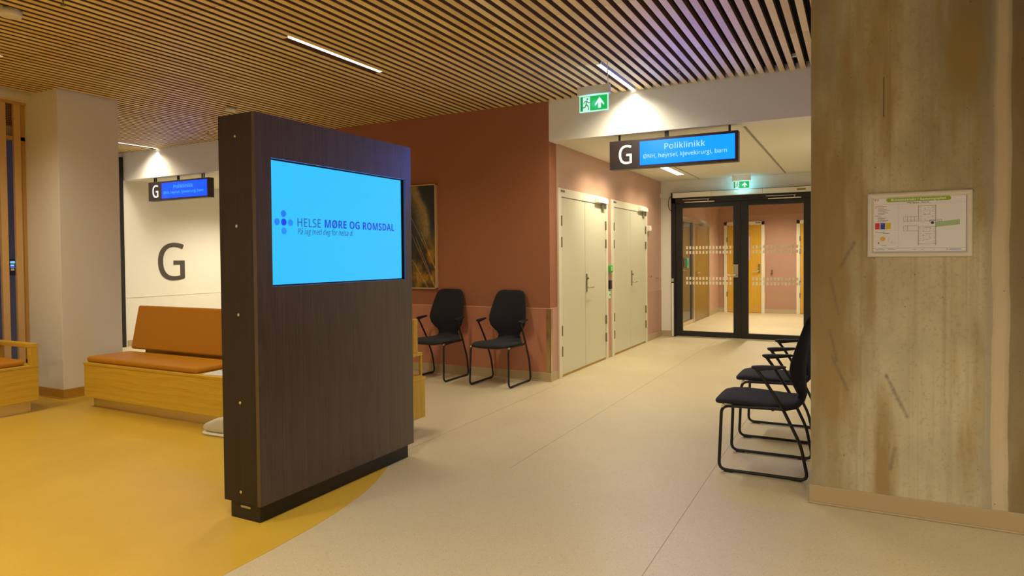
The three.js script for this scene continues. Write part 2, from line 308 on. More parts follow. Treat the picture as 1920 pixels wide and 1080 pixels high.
// ---------------------------------------------------------------- lamps
function spot(parent, x, y, z, cd, angle, pen, col = WARM, r = 3) {
  const s = new THREE.SpotLight(col, cd, 0, angle, pen, 2); s.name = 'spot_light'; s.position.set(x, y, z);
  s.target.name = 'light_target'; s.target.position.set(x, y - 1, z); s.castShadow = true; s.shadow.radius = r; parent.add(s, s.target); return s;
}
function linearLamp(label, x, za, zb, power, inView) {
  const t = thing('ceiling_lamp', label, 'lamp', [x, CE, za], inView ? null : 'added fill lamps over the part of the hall out of view');
  const L = za - zb, n = 6, w = 0.044;
  obj('housing', [bb(-w / 2 - 0.003, 0.001, 0, -w / 2, 0.07, -L), bb(w / 2, 0.001, 0, w / 2 + 0.003, 0.07, -L), bb(-w / 2, 0.02, 0, w / 2, 0.07, -L)], M.lampHousing, t);
  for (let i = 0; i < n; i++) obj('light_cell', bb(-w / 2, 0.004, -L * (i + 0.03) / n, w / 2, 0.019, -L * (i + 0.97) / n), M.lampCell, t);
  for (const f of [0.18, 0.5, 0.82]) spot(t, 0, -0.004, -L * f, HALL * power / 3, 1.3, 0.75, WARM, 4);
  return t;
}
linearLamp('linear white ceiling lamp of six cells above the dark kiosk', ...lamps[0], true);
const lampB = linearLamp('linear ceiling lamp ending at the white header by the exit sign', ...lamps[1], true);
const lampC = linearLamp('linear ceiling lamp at far left ending above the small sign', ...lamps[2], true);
linearLamp('linear ceiling lamp whose tip shows at the left edge', ...lamps[3], true);
spot(lampB, 0.012, -0.004, -(-5.76 + 6.82) + 0.045, 0.95, 0.76, 0.12, WARM, 0.7);
spot(lampC, 0, -0.004, -(-5.55 + 6.65) + 0.045, 0.95, 0.66, 0.12, WARM, 0.7);
const hiddenPlace = ['above the front of the kiosk, outside the picture', 'in front of the kiosk to its left, outside the picture', 'by the window wall, outside the picture', 'right above the viewpoint, outside the picture', 'behind the viewpoint, outside the picture', 'before the concrete wall, outside the picture'];
hidden.forEach((h, i) => linearLamp('added unseen fill lamp ' + hiddenPlace[i], ...h, false));
function corridorLamp(label, x, z, L, y, cd, group) {
  const t = thing('corridor_lamp', label, 'lamp', [x, y, z], group);
  obj('frame', [bb(-0.075, -0.006, -L / 2 - 0.01, -0.06, 0.002, L / 2 + 0.01), bb(0.06, -0.006, -L / 2 - 0.01, 0.075, 0.002, L / 2 + 0.01)], M.lampHousing, t);
  obj('diffuser', bb(-0.06, -0.005, -L / 2, 0.06, 0.001, L / 2), M.lampCell, t);
  for (const f of [-0.3, 0.3]) spot(t, 0, -0.02, L * f, cd / 2, 1.3, 0.6, WARM, 5);
}
corridorLamp('recessed ceiling lamp in the corridor below the blue sign', -2.535, -10.2, 1.1, CL, CORR);
corridorLamp('recessed corridor lamp hidden behind the blue sign', -2.6, -8.3, 0.9, CL, CORR * 1.35);
corridorLamp('added corridor fill lamp beside the chairs, out of view', -0.25, -8.6, 0.9, CL, CORR * 0.7);  // lamp added out of sight to light the corridor
corridorLamp('recessed lamp beyond the glazed door, nearer one', -1.6, -13.2, 1.1, CL, FAR, 'lamps beyond the glazed door');
corridorLamp('recessed lamp beyond the glazed door, farther one', -1.6, -15.6, 1.1, CL, FAR, 'lamps beyond the glazed door');
corridorLamp('recessed lamp in the left side corridor', -9.2, -8.4, 1.1, 2.745, GCOR);

// ---------------------------------------------------------------- information kiosk
{
  const x0 = -3.094, x1 = -2.811, z0 = -2.466, z1 = -3.834, y0 = 0.098, y1 = 2.2, sx = -2.836;
  const sz0 = -2.572, sz1 = -3.765, sy0 = 1.271, sy1 = 1.969;
  const t = thing('information_kiosk', 'tall dark wood kiosk with a large bright blue screen', 'kiosk');
  obj('body', bb(x0, y0, z0, sx - 0.001, y1, z1, 0.002), M.wengeShaded, t);
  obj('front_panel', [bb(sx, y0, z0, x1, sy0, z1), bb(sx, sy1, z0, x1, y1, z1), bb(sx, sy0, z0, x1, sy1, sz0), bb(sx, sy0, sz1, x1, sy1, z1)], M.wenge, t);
  obj('plinth', bb(x0 + 0.03, 0.001, z0 - 0.02, x1 - 0.03, y0, z1 + 0.03), M.black, t);
  const scr = canvasTex(1024, 600, (g, w, h) => {
    g.fillStyle = '#30c2ff'; g.fillRect(0, 0, w, h);
    const X = (z) => (sz0 - z) / (sz0 - sz1) * w, Y = (y) => (sy1 - y) / (sy1 - sy0) * h;
    const dot = (z, y, c) => { g.fillStyle = c; g.beginPath(); g.arc(X(z), Y(y), 16.5, 0, 7); g.fill(); };
    dot(-2.628, 1.626, '#1c80f4'); dot(-2.677, 1.626, '#0a3cf0'); dot(-2.726, 1.624, '#1f8cf6'); dot(-2.676, 1.673, '#1a7cf2'); dot(-2.678, 1.577, '#1f8cf6');
    g.textBaseline = 'alphabetic';
    const text = (s, f, c, za, zb, y, hgt, skew = 0) => { g.font = f; const m = g.measureText(s).width; g.save(); g.translate(X(za), Y(y)); g.transform((X(zb) - X(za)) / m, 0, skew, hgt, 0, 0); g.fillStyle = c; g.fillText(s, 0, 0); g.restore(); };
    text('HELSE', '300 58px sans-serif', '#124cb4', -2.772, -2.968, 1.605, 1.0);
    text('MØRE OG ROMSDAL', 'bold 58px sans-serif', '#0c46d8', -2.99, -3.668, 1.606, 1.0);
    text('På lag med deg for helsa di', '40px sans-serif', '#1c4894', -2.776, -3.246, 1.562, 1.0, -0.2);
  });
  const s = new THREE.Mesh(new THREE.PlaneGeometry(sz0 - sz1, sy1 - sy0), std({ color: '#050505', roughness: 0.25, emissive: '#ffffff', emissiveMap: scr, emissiveIntensity: 1 }));
  s.rotation.y = Math.PI / 2; s.position.set(sx + 0.003, (sy0 + sy1) / 2, (sz0 + sz1) / 2); s.name = 'screen'; t.add(s);
  const bz = obj('bezel', [bb(sx, sy0, sz0, sx + 0.006, sy0 + 0.008, sz1), bb(sx, sy1 - 0.008, sz0, sx + 0.006, sy1, sz1), bb(sx, sy0, sz1, sx + 0.006, sy1, sz1 + 0.02)], M.black, t);
  const l = new THREE.RectAreaLight(new THREE.Color().setRGB(0.05, 0.4, 1.5), 1.2, sz0 - sz1, sy1 - sy0); l.name = 'screen_light';
  l.position.set(sx + 0.012, (sy0 + sy1) / 2, (sz0 + sz1) / 2); l.rotation.y = -Math.PI / 2; t.add(l);
  for (const [x, y] of [[-2.957, 2.079], [-2.955, 1.599], [-2.952, 1.122], [-2.951, 0.646], [-2.957, 0.16]]) obj('bolt', [cyl(x, y, z0 + 0.002, 0.0085, 0.006, 'z', 16), cyl(x, y, z0 + 0.005, 0.004, 0.006, 'z', 6)], M.chrome, t);
  obj('maker_plate', bb(-2.985, 0.066, z0 - 0.02, -2.91, 0.078, z0 - 0.017), M.steel, t);
}

// ---------------------------------------------------------------- hanging signs
const font = await new FontLoader().loadAsync('fonts/droid/droid_sans_regular.typeface.json');
function textGeo(s, size, depth) { const g = new TextGeometry(s, { font, size, depth, curveSegments: 10, bevelEnabled: false }); g.computeBoundingBox(); const b = g.boundingBox; g.translate(-(b.min.x + b.max.x) / 2, -(b.min.y + b.max.y) / 2, 0); return [g, b]; }
function fitText(s, w, h, depth) { const [g, b] = textGeo(s, 1, depth); g.scale(w / (b.max.x - b.min.x), h / (b.max.y - b.min.y), 1); return g; }
function hangSign(label, x0, x1, y0, y1, zf, top, fx, col, bg, posts, ez) {
  const t = thing('hanging_sign', label, 'sign', [x0, y0, zf]), w = x1 - x0, h = y1 - y0;
  obj('housing', bb(0, 0, 0, w, h, -0.1, 0.003), std({ color: '#2b1f20', roughness: 0.45 }), t);
  const a = w * fx, r = w - 0.03, bt = 0.028;
  const tex = canvasTex(1024, 256, (g, W2, H2) => {
    g.fillStyle = bg; g.fillRect(0, 0, W2, H2); g.fillStyle = col;
    const text = (s, f, xa, xb, y, hs) => { g.font = f; const m = g.measureText(s).width; g.save(); g.translate(xa * W2, y * H2); g.transform((xb - xa) * W2 / m, 0, 0, hs, 0, 0); g.fillText(s, 0, 0); g.restore(); };
    text('Poliklinikk', '84px sans-serif', 0.262, 0.70, 0.40, 1.0); text('ØNH, høyrsel, kjevekirurgi, barn', '60px sans-serif', 0.035, 0.925, 0.72, 1.0);
  });
  const s = new THREE.Mesh(new THREE.PlaneGeometry(r - a, h - 2 * bt), std({ color: '#050505', roughness: 0.3, emissive: '#ffffff', emissiveMap: tex, emissiveIntensity: 3 }));
  s.name = 'screen'; s.position.set((a + r) / 2, h / 2, 0.002); t.add(s);
  const l = new THREE.RectAreaLight(new THREE.Color().setRGB(0.01, 0.16, 1.6), ez, r - a, h - 2 * bt); l.name = 'screen_light'; l.position.set((a + r) / 2, h / 2, 0.008); l.rotation.y = Math.PI; t.add(l);
  const G = fitText('G', h * 0.5 * 0.93, h * 0.66, 0.002); G.translate(a * 0.5 + 0.008, h * 0.5, 0.0005);
  obj('letter', G, std({ color: '#f3efe6', roughness: 0.5, emissive: '#fff6ea', emissiveIntensity: 0.55 }), t);
  for (const [px, pw] of posts) obj('hanger', bb(px * w - pw / 2, h, -0.03, px * w + pw / 2, top - y0, -0.05), M.black, t);
  return t;
}
hangSign('large hanging clinic sign with white letter and bright blue screen above corridor', -2.375, -1.046, 2.351, 2.655, -6.84, 2.722, 0.252, '#7896ff', '#0063ff', [[0.075, 0.02], [0.46, 0.04], [0.935, 0.02]], 12);
hangSign('small distant hanging clinic sign with deep blue screen at left', -10.017, -8.60, 2.358, 2.655, -6.67, 2.728, 0.235, '#3078ff', '#0034ff', [[0.07, 0.008], [0.10, 0.008], [0.48, 0.04], [0.87, 0.008], [0.90, 0.008]], 3);
{ const g = fitText('G', 0.50, 0.66, 0.012); g.rotateY(Math.PI / 2); g.translate(-10.652, 1.393, -7.49);
  tag(obj('wall_letter_sign', g, std({ color: '#4b4440', roughness: 0.6 })), 'big dark grey letter on the white side wall', 'letter'); }

// ---------------------------------------------------------------- emergency exit signs
const exitTex = canvasTex(512, 256, (g, w, h) => {
  g.fillStyle = '#c8fff0'; g.fillRect(0, 0, w, h); g.fillStyle = '#12b850'; g.fillRect(14, 14, w - 28, h - 28);
  g.fillStyle = '#0a8f48'; g.fillRect(14, 14, 40, h - 28); g.fillStyle = '#d8fff2'; g.fillRect(60, 24, 130, h - 38);
  g.fillStyle = '#e6fff4'; g.beginPath(); g.moveTo(360, 40); g.lineTo(440, 140); g.lineTo(440, 178); g.lineTo(385, 128); g.lineTo(385, 214); g.lineTo(335, 214); g.lineTo(335, 128); g.lineTo(280, 178); g.lineTo(280, 140); g.closePath(); g.fill();
  g.strokeStyle = '#0c9048'; g.fillStyle = '#0c9048'; g.lineWidth = 17; g.lineCap = 'round'; g.lineJoin = 'round';
  g.beginPath(); g.arc(140, 56, 15, 0, 7); g.fill();
  g.beginPath(); g.moveTo(128, 88); g.lineTo(118, 140); g.lineTo(152, 168); g.lineTo(160, 222); g.moveTo(118, 140); g.lineTo(96, 184); g.lineTo(52, 186); g.stroke();
  g.lineWidth = 13; g.beginPath(); g.moveTo(128, 88); g.lineTo(96, 92); g.lineTo(78, 120); g.moveTo(132, 88); g.lineTo(158, 116); g.lineTo(190, 112); g.stroke();
});
function exitSign(label, x, y0, y1, w, z, yh, ytop) {
  const t = thing('exit_sign', label, 'exit sign', [x, y0, z]);
  obj('housing', bb(-w / 2 - 0.015, y1 - y0, -0.025, w / 2 + 0.015, yh - y0, 0.025, 0.004), M.plate, t);
  obj('light_panel', bb(-w / 2, 0, -0.004, w / 2, y1 - y0 - 0.0005, 0.004), std({ color: '#e0fff4', roughness: 0.3, emissive: '#6cf0d8', emissiveIntensity: 0.9 }), t);
  const p = new THREE.Mesh(new THREE.PlaneGeometry(w - 0.004, y1 - y0 - 0.004), std({ color: '#101010', roughness: 0.4, emissive: '#ffffff', emissiveMap: exitTex, emissiveIntensity: 0.95 }));
  p.name = 'pictogram'; p.position.set(0, (y1 - y0) / 2, 0.006); t.add(p);
  if (ytop > yh + 0.02) { obj('hanger', [tube([[w / 2 - 0.004, yh - y0, 0], [w / 2 - 0.008, ytop - y0 + 0.02, 0]], 0.004, 0, 4, 6)], M.plate, t); obj('hanger', [tube([[-w / 2 + 0.004, yh - y0, 0], [-w / 2 + 0.008, ytop - y0 + 0.02, 0]], 0.0008, 0, 4, 5)], M.steel, t); }
  for (const s of [1, -1]) { const l = new THREE.PointLight(new THREE.Color().setRGB(0.3, 0.8, 1.0), s > 0 ? 0.04 : 0.14); l.name = 'sign_light'; l.position.set(0, (y1 - y0) / 2, s * 0.03); l.castShadow = true; l.shadow.radius = 3; t.add(l); }
}
exitSign('green running-man exit sign hanging from the timber slats', -2.126, 2.738, 2.889, 0.278, -5.7, 2.968, CE);
exitSign('small green exit sign above the black glazed door', -1.69, 2.51, 2.637, 0.26, -11.38, 2.73, 2.73);

// ---------------------------------------------------------------- double doors in the corridor
function doubleDoor(name, label, z0, z1, dir) {
  const t = sgroup(name, label, 'door'), x = XC, j = 0.085, zi0 = z0 - j, zi1 = z1 + j, zm = (zi0 + zi1) / 2, top = 2.22, ti = 2.12;
  obj('door_frame', [bb(x, 0, z0, x + 0.022, top, zi0, 0.003), bb(x, 0, zi1, x + 0.022, top, z1, 0.003), bb(x, ti, zi0, x + 0.022, top, zi1, 0.003)], M.doorFrame, t);
  obj('threshold', bb(x, 0, zi0, x + 0.01, 0.026, zi1), std({ color: '#b08a3c', roughness: 0.5 }), t);
  obj('label_plate', bb(x + 0.022, 2.175, zi0 + 0.02, x + 0.024, 2.20, zi0 - 0.10), M.hinge, t);
  const lf = [];
  for (const [a, b, i] of [[zi0, zm, 0], [zm, zi1, 1]]) {
    const l = obj('door_leaf', bb(x, 0.028, a - 0.004, x + 0.012, ti - 0.004, b + 0.003, 0.002), M.doorWhite, t); lf.push(l);
    const hz = i ? b : a;
    for (const y of [1.84, 1.59, 0.55, 0.305]) obj('hinge', [bb(x + 0.008, y - 0.06, hz - 0.018, x + 0.024, y + 0.06, hz + 0.018, 0.002), cyl(x + 0.022, y, hz, 0.008, 0.12, 'y', 10)], M.hinge, l);
  }
  const hz = zm - 0.045;
  obj('handle_plate', [bb(x + 0.012, 0.965, hz - 0.018, x + 0.02, 1.2, hz + 0.018, 0.003), cyl(x + 0.028, 1.14, hz, 0.012, 0.03, 'x', 16)], M.hinge, lf[1]);
  obj('handle', tube([[x + 0.015, 1.02, hz], [x + 0.06, 1.02, hz], [x + 0.06, 1.02, hz - 0.15]], 0.009, 0.02, 20, 10), M.chrome, lf[1]);
  const c = obj('door_closer', [bb(x + 0.022, 2.13, zi1 + 0.42, x + 0.07, 2.19, zi1 + 0.02, 0.006)], M.plate, t);
  obj('closer_arm', [bb(x + 0.02, 2.06, zi1 + 0.18, x + 0.05, 2.12, zi1 + 0.05, 0.004), bb(x + 0.05, 2.118, zi1 + 0.3, x + 0.06, 2.13, zi1 + 0.07)], M.steel, c);
}
doubleDoor('door_1', 'white double door nearest the terracotta wall corner', -7.03, -8.735);
doubleDoor('door_2', 'white double door next to the glazed end door', -8.905, -10.665);
{ const x = XC;
  const a = thing('emergency_button', 'green emergency door button between the two white double doors', 'button', [x, 1.243, -8.82]);
  obj('box', bb(0, -0.05, -0.05, 0.045, 0.05, 0.05, 0.008), M.greenPlastic, a); obj('cover', bb(0.04, -0.03, -0.035, 0.055, 0.03, 0.035, 0.006), std({ color: '#a8e08a', roughness: 0.3 }), a);
  const b = thing('card_reader', 'black card reader below the green button', 'card reader', [x, 1.022, -8.82]);
  obj('box', bb(0, -0.06, -0.045, 0.035, 0.06, 0.045, 0.006), M.plastic, b); obj('face', bb(0.035, -0.045, -0.03, 0.037, 0.045, 0.03), std({ color: '#4a4046', roughness: 0.2 }), b);
  const c = thing('door_switch', 'pale green illuminated door switch below the card reader', 'switch', [x, 0.88, -8.82]);
  obj('plate', bb(0, -0.05, -0.04, 0.012, 0.05, 0.04, 0.004), M.paleGreen, c); obj('key_symbol', cyl(0.014, 0, -0.005, 0.012, 0.004, 'x', 12), M.black, c);
  const d = thing('wall_sensor', 'small white sensor box right of the second double door', 'sensor', [x, 1.87, -10.75]);
  obj('box', bb(0, -0.045, -0.04, 0.06, 0.045, 0.04, 0.012), M.plate, d); obj('lens', cyl(0.062, -0.01, 0, 0.014, 0.008, 'x', 12), M.cream, d);
  for (const [y, z, s] of [[1.075, -10.80, 'metal door stop knob close to the second double door'], [1.035, -11.26, 'metal door stop knob nearer the corridor corner']]) {
    const k = thing('door_stop', s, 'door stop', [x, y, z]); obj('stem', cyl(0.02, 0, 0, 0.007, 0.04, 'x', 10), M.steel, k); obj('cap', cyl(0.045, 0, 0, 0.016, 0.015, 'x', 16), M.chrome, k); }
  const e = thing('junction_box', 'small white junction box with cable in the corridor corner', 'junction box', [x, 2.47, -11.55]);
  obj('box', bb(0, -0.04, -0.035, 0.03, 0.04, 0.035, 0.006), M.plate, e);
  obj('cable', tube([[0.02, -0.02, -0.03], [0.06, -0.03, -0.035], [0.13, -0.06, -0.04], [0.16, -0.1, -0.04]], 0.004, 0.05, 24, 6), M.plate, e);
}

// ---------------------------------------------------------------- black glazed door at the end of the corridor
function markings(x0, x1, z) {
  const L = [], p = 0.056; for (const y of [1.555, 1.473, 1.022, 0.942]) for (let x = x0; x < x1 - 0.01; x += p) L.push(bb(x, y - 0.026, z - 0.0005, x + 0.032, y + 0.026, z + 0.0005)); return L;
}
{
  const t = sgroup('door_3', 'black framed glazed double door at the end of the corridor', 'door'), z = ZE, xl = -2.9, xr = -0.58, xm = -1.734;
  obj('door_frame', [bb(xl, 0, z - 0.1, xl + 0.075, 2.42, z + 0.02, 0.003), bb(xr - 0.075, 0, z - 0.1, xr, 2.42, z + 0.02, 0.003), bb(xl, 2.33, z - 0.1, xr, 2.5, z + 0.02, 0.003)], M.blackAl, t);
  const op = obj('door_operator', [bb(xl + 0.05, 2.425, z + 0.02, -2.2, 2.507, z + 0.11, 0.004), bb(-2.197, 2.425, z + 0.02, -1.38, 2.507, z + 0.11, 0.004), bb(-1.377, 2.425, z + 0.02, xr - 0.02, 2.507, z + 0.11, 0.004)], M.plate, t);
  obj('end_cap', [bb(xl + 0.02, 2.42, z + 0.02, xl + 0.05, 2.51, z + 0.11, 0.004), bb(xl + 0.05, 2.507, z + 0.02, xr, 2.513, z + 0.11)], M.black, op);
  obj('maker_label', bb(-0.86, 2.45, z + 0.11, -0.73, 2.478, z + 0.112), M.hinge, op);
  for (const [a, b, gx0, gx1, s] of [[xl + 0.078, xm - 0.002, -2.71, -1.855, 1], [xm + 0.002, xr - 0.078, -1.615, -0.768, -1]]) {
    const l = obj('door_leaf', [bb(a, 0.012, z - 0.06, gx0, 2.33, z, 0.003), bb(gx1, 0.012, z - 0.06, b, 2.33, z, 0.003), bb(gx0, 0.012, z - 0.06, gx1, 0.104, z, 0.003), bb(gx0, 2.247, z - 0.06, gx1, 2.33, z, 0.003)], M.blackAl, t);
    obj('glass', bb(gx0, 0.104, z - 0.032, gx1, 2.247, z - 0.028), M.glass, l);
    const k = obj('safety_markings', markings(gx0 + 0.06, gx1, z - 0.0265), M.frost, l); k.userData.kind = 'stuff';
    const ax = s > 0 ? -2.66 : -1.30;
    obj('slide_rail', bb(ax, 2.335, z + 0.02, ax + 0.5, 2.35, z + 0.04, 0.003), M.plate, t);
    obj('closer_arm', [bb(ax - 0.03, 2.378, z + 0.05, ax + 0.42, 2.39, z + 0.07, 0.003), cyl(ax + 0.4, 2.365, z + 0.05, 0.008, 0.05)], M.steel, t);
    if (s > 0) {
      obj('lock_plate', bb(-1.85, 1.045, z, -1.772, 1.262, z + 0.03, 0.006), M.steel, l);
      obj('handle', tube([[-1.80, 1.085, z + 0.02], [-1.80, 1.085, z + 0.07], [-1.94, 1.085, z + 0.07]], 0.01, 0.02, 20, 10), M.chrome, l);
    }
  }
  obj('finger_guard', bb(xl + 0.01, 0.01, z + 0.02, xl + 0.045, 0.94, z + 0.045, 0.004), M.plate, t);
  obj('guard_clip', [0.965, 0.985, 1.005].map((y) => bb(xl + 0.01, y, z + 0.02, xl + 0.045, y + 0.011, z + 0.04)), M.plate, t);
  const cb = obj('operator_cable', tube([[xl + 0.03, 2.46, z + 0.05], [xl - 0.02, 2.44, z + 0.05], [xl - 0.045, 2.33, z + 0.04], [xl - 0.03, 2.24, z + 0.035], [xl + 0.01, 2.2, z + 0.03]], 0.006, 0.06, 30, 8), M.black, t);
}
// beyond the glass
function woodDoor(name, label, x0, x1, z) {
  const t = sgroup(name, label, 'door');
  obj('door_frame', [bb(x0, 0, z, x0 + 0.075, 2.24, z + 0.03, 0.003), bb(x1 - 0.075, 0, z, x1, 2.24, z + 0.03, 0.003), bb(x0, 2.155, z, x1, 2.24, z + 0.03, 0.003)], M.doorFrame, t);
  const l = obj('door_leaf', bb(x0 + 0.078, 0.01, z, x1 - 0.078, 2.152, z + 0.018, 0.002), std({ map: oakTex, color: '#fff4c8', roughness: 0.4 }), t);
  for (const y of [1.8, 1.5, 0.75, 0.45]) obj('hinge', bb(x0 + 0.062, y - 0.06, z + 0.02, x0 + 0.09, y + 0.06, z + 0.036, 0.003), M.hinge, l);
  obj('lock_plate', bb(x1 - 0.15, 0.98, z + 0.018, x1 - 0.1, 1.2, z + 0.035, 0.004), M.hinge, l);
  obj('handle', tube([[x1 - 0.125, 1.03, z + 0.03], [x1 - 0.125, 1.03, z + 0.075], [x1 - 0.25, 1.03, z + 0.075]], 0.01, 0.02, 16, 8), M.chrome, l);
  obj('label_plate', bb(x1 - 0.21, 2.19, z + 0.03, x1 - 0.09, 2.22, z + 0.032), M.hinge, t);
}
woodDoor('door_4', 'yellow oak door in white frame seen behind the middle of the glazed door', -2.955, -2.0, -17.1);
woodDoor('door_5', 'oak door at right, partly cut off by the glazed door frame', -1.285, -0.33, -17.1);
{
  const t = sgroup('door_6', 'glazed oak door on the left wall beyond the glass', 'door'), x = XC;
  obj('door_frame', [bb(x, 0, -12.9, x + 0.03, 2.2, -13.0), bb(x, 2.1, -12.9, x + 0.03, 2.2, -15.8), bb(x, 0, -15.72, x + 0.03, 2.2, -15.8), bb(x, 0, -14.06, x + 0.035, 2.15, -14.16), bb(x, 0, -13.0, x + 0.03, 0.09, -14.1)], M.plinth, t);
  obj('side_light', bb(x + 0.003, 0.09, -13.0, x + 0.009, 2.1, -13.92), std({ color: '#26282e', roughness: 0.08 }), t);
  obj('mullion', bb(x + 0.003, 0.09, -13.92, x + 0.03, 2.1, -14.06, 0.003), std({ color: '#34343a', roughness: 0.4 }), t);
  const l = obj('door_leaf', bb(x, 0.01, -14.16, x + 0.014, 2.1, -15.72, 0.002), std({ map: oakTex, color: '#94897c', roughness: 0.25 }), t);
  obj('handle', tube([[x + 0.01, 1.05, -14.35], [x + 0.07, 1.05, -14.35], [x + 0.07, 1.05, -14.55]], 0.011, 0.02, 16, 8), M.chrome, l);
  obj('door_closer', bb(x + 0.03, 2.08, -14.9, x + 0.09, 2.14, -15.6, 0.006), M.steel, t);
  const b = thing('emergency_button', 'turquoise emergency box behind the left glass pane', 'button', [x + 0.03, 1.27, -13.35]);
  obj('box', bb(0, -0.1, -0.06, 0.05, 0.1, 0.06, 0.01), std({ color: '#3fae94', roughness: 0.4 }), b); obj('cover', bb(0.045, -0.05, -0.04, 0.06, 0.05, 0.04, 0.008), std({ color: '#1f8a6a', roughness: 0.3 }), b);
  const k = thing('door_stop', 'dark door stop on the pink wall between the two oak doors', 'door stop', [-1.86, 1.03, -17.1]); obj('stem', cyl(0, 0, 0.03, 0.012, 0.06, 'z', 10), M.hinge, k); obj('cap', cyl(0, 0, 0.06, 0.03, 0.02, 'z', 14), M.hinge, k);
  k.position.x = -1.83;
}
// ceiling rails of the corridor
{ const a = struct('trim_8', bb(-1.035, CL - 0.006, -7.09, -1.01, CL + 0.002, -11.4), std({ color: '#8d867a', roughness: 0.5 }), 'grey rail across the corridor ceiling right of the sign', 'rail');
  const b = struct('trim_9', bb(-2.40, CL - 0.004, -8.6, -2.38, CL + 0.002, -11.5), std({ color: '#a8a090', roughness: 0.6 }), 'thin joint in the corridor ceiling beside its lamp', 'rail'); }

// ---------------------------------------------------------------- chairs
function superRing(w, t, n, place) { const R = []; for (let i = 0; i < n; i++) { const a = i / n * Math.PI * 2, c = Math.cos(a), s = Math.sin(a); R.push(place(Math.sign(c) * Math.pow(Math.abs(c), 0.7) * w / 2, Math.sign(s) * Math.pow(Math.abs(s), 0.6) * t / 2)); } return R; }
function shell(rows, bend, n = 40) {     // rows: [z, y, width, thickness]; bend: how far the sides come forward
  const sub = [];
  for (let i = 0; i < rows.length - 1; i++) for (let k = 0; k < 3; k++) { const f = k / 3; sub.push(rows[i].map((v, j) => v + (rows[i + 1][j] - v) * f)); }
  sub.push(rows[rows.length - 1]);
  return loft(sub.map((r, i) => {
    const a = sub[Math.max(0, i - 1)], b = sub[Math.min(sub.length - 1, i + 1)], T = new THREE.Vector2(b[0] - a[0], b[1] - a[1]).normalize();
    const nz = T.y, ny = -T.x;
    return superRing(r[2], r[3], n, (x, q) => { const o = q + bend * (x / 0.24) * (x / 0.24) * (1 - 0.5 * Math.max(0, Math.min(1, (r[1] - 0.72) / 0.3))); return V(x, r[1] + ny * o, r[0] + nz * o); });
  }));
}
function makeChair(label, group) {
  const t = thing('visitor_chair', label, 'chair', [0, 0, 0], group);
  obj('seat', shell([[0.308, 0.437, 0.27, 0.016], [0.302, 0.440, 0.35, 0.036], [0.285, 0.447, 0.41, 0.050], [0.24, 0.454, 0.452, 0.056], [0.15, 0.456, 0.476, 0.058], [0.03, 0.449, 0.480, 0.060], [-0.06, 0.444, 0.462, 0.064], [-0.13, 0.443, 0.42, 0.068], [-0.185, 0.453, 0.36, 0.062], [-0.213, 0.478, 0.31, 0.05], [-0.226, 0.507, 0.28, 0.038]], 0.006), M.fabric, t);
  obj('backrest', shell([[-0.226, 0.500, 0.28, 0.038], [-0.228, 0.53, 0.272, 0.036], [-0.225, 0.56, 0.30, 0.036], [-0.222, 0.60, 0.385, 0.036], [-0.221, 0.64, 0.445, 0.036], [-0.223, 0.69, 0.476, 0.036], [-0.228, 0.74, 0.474, 0.036], [-0.238, 0.81, 0.454, 0.035], [-0.251, 0.89, 0.420, 0.034], [-0.265, 0.96, 0.387, 0.034], [-0.273, 0.995, 0.360, 0.033], [-0.278, 1.018, 0.320, 0.031], [-0.281, 1.032, 0.262, 0.024], [-0.282, 1.038, 0.21, 0.012]], 0.062), M.fabricBack, t);
  for (const s of [1, -1]) {
    obj('side_frame', tube([[0.252 * s, 0.446, -0.112], [0.235 * s, 0.432, 0.255], [0.245 * s, 0.0135, 0.272], [0.245 * s, 0.0135, -0.266], [0.25 * s, 0.23, -0.224], [0.257 * s, 0.456, -0.118], [0.268 * s, 0.64, -0.005], [0.27 * s, 0.692, 0.035]], 0.0105, 0.05, 120, 10), M.tubeBlack, t);
    const rings = [[0.064, 0.012, 0.008, 0.706], [0.057, 0.036, 0.02, 0.704], [0.03, 0.046, 0.034, 0.700], [0, 0.045, 0.034, 0.703], [-0.07, 0.04, 0.026, 0.709], [-0.125, 0.032, 0.02, 0.714], [-0.142, 0.012, 0.008, 0.716]];
    obj('armrest', loft(rings.map(([z, w, h, y]) => superRing(w, h, 16, (x, q) => V(x + 0.268 * s, y + q, z)))), M.plastic, t);
    for (const z of [0.21, -0.2]) obj('glide', bb(0.245 * s - 0.009, 0.001, z - 0.03, 0.245 * s + 0.009, 0.012, z + 0.03, 0.003), M.plastic, t);
    obj('link', cyl(0.236 * s, 0.432, 0.245, 0.0125, 0.016, 'x', 12), M.chrome, t);
  }
  for (const z of [0.17, -0.06]) obj('crossbar', tube([[-0.245, 0.436, z], [-0.1, 0.426, z], [0.1, 0.426, z], [0.245, 0.436, z]], 0.01, 0.04, 24, 8), M.tubeBlack, t);
  return t;
}
const chair = makeChair('black upholstered armchair left against the terracotta wall, partly hidden by kiosk');
chair.position.set(-4.395, 0, -6.515);
function copyChair(x, z, turn, label) { const c = chair.clone(); c.name = numbered('visitor_chair'); c.position.set(x, 0, z); c.rotation.y = turn; c.userData = { ...chair.userData, label }; scene.add(c); return c; }
copyChair(-3.562, -6.515, 0, 'black upholstered armchair nearest the terracotta wall corner, right of its twin');
copyChair(-0.535, -4.705, -Math.PI / 2, 'black upholstered sled-base armchair beside the concrete, the nearer of two');
copyChair(-0.545, -5.62, -Math.PI / 2, 'black sled-base armchair farther back, behind the one beside concrete');

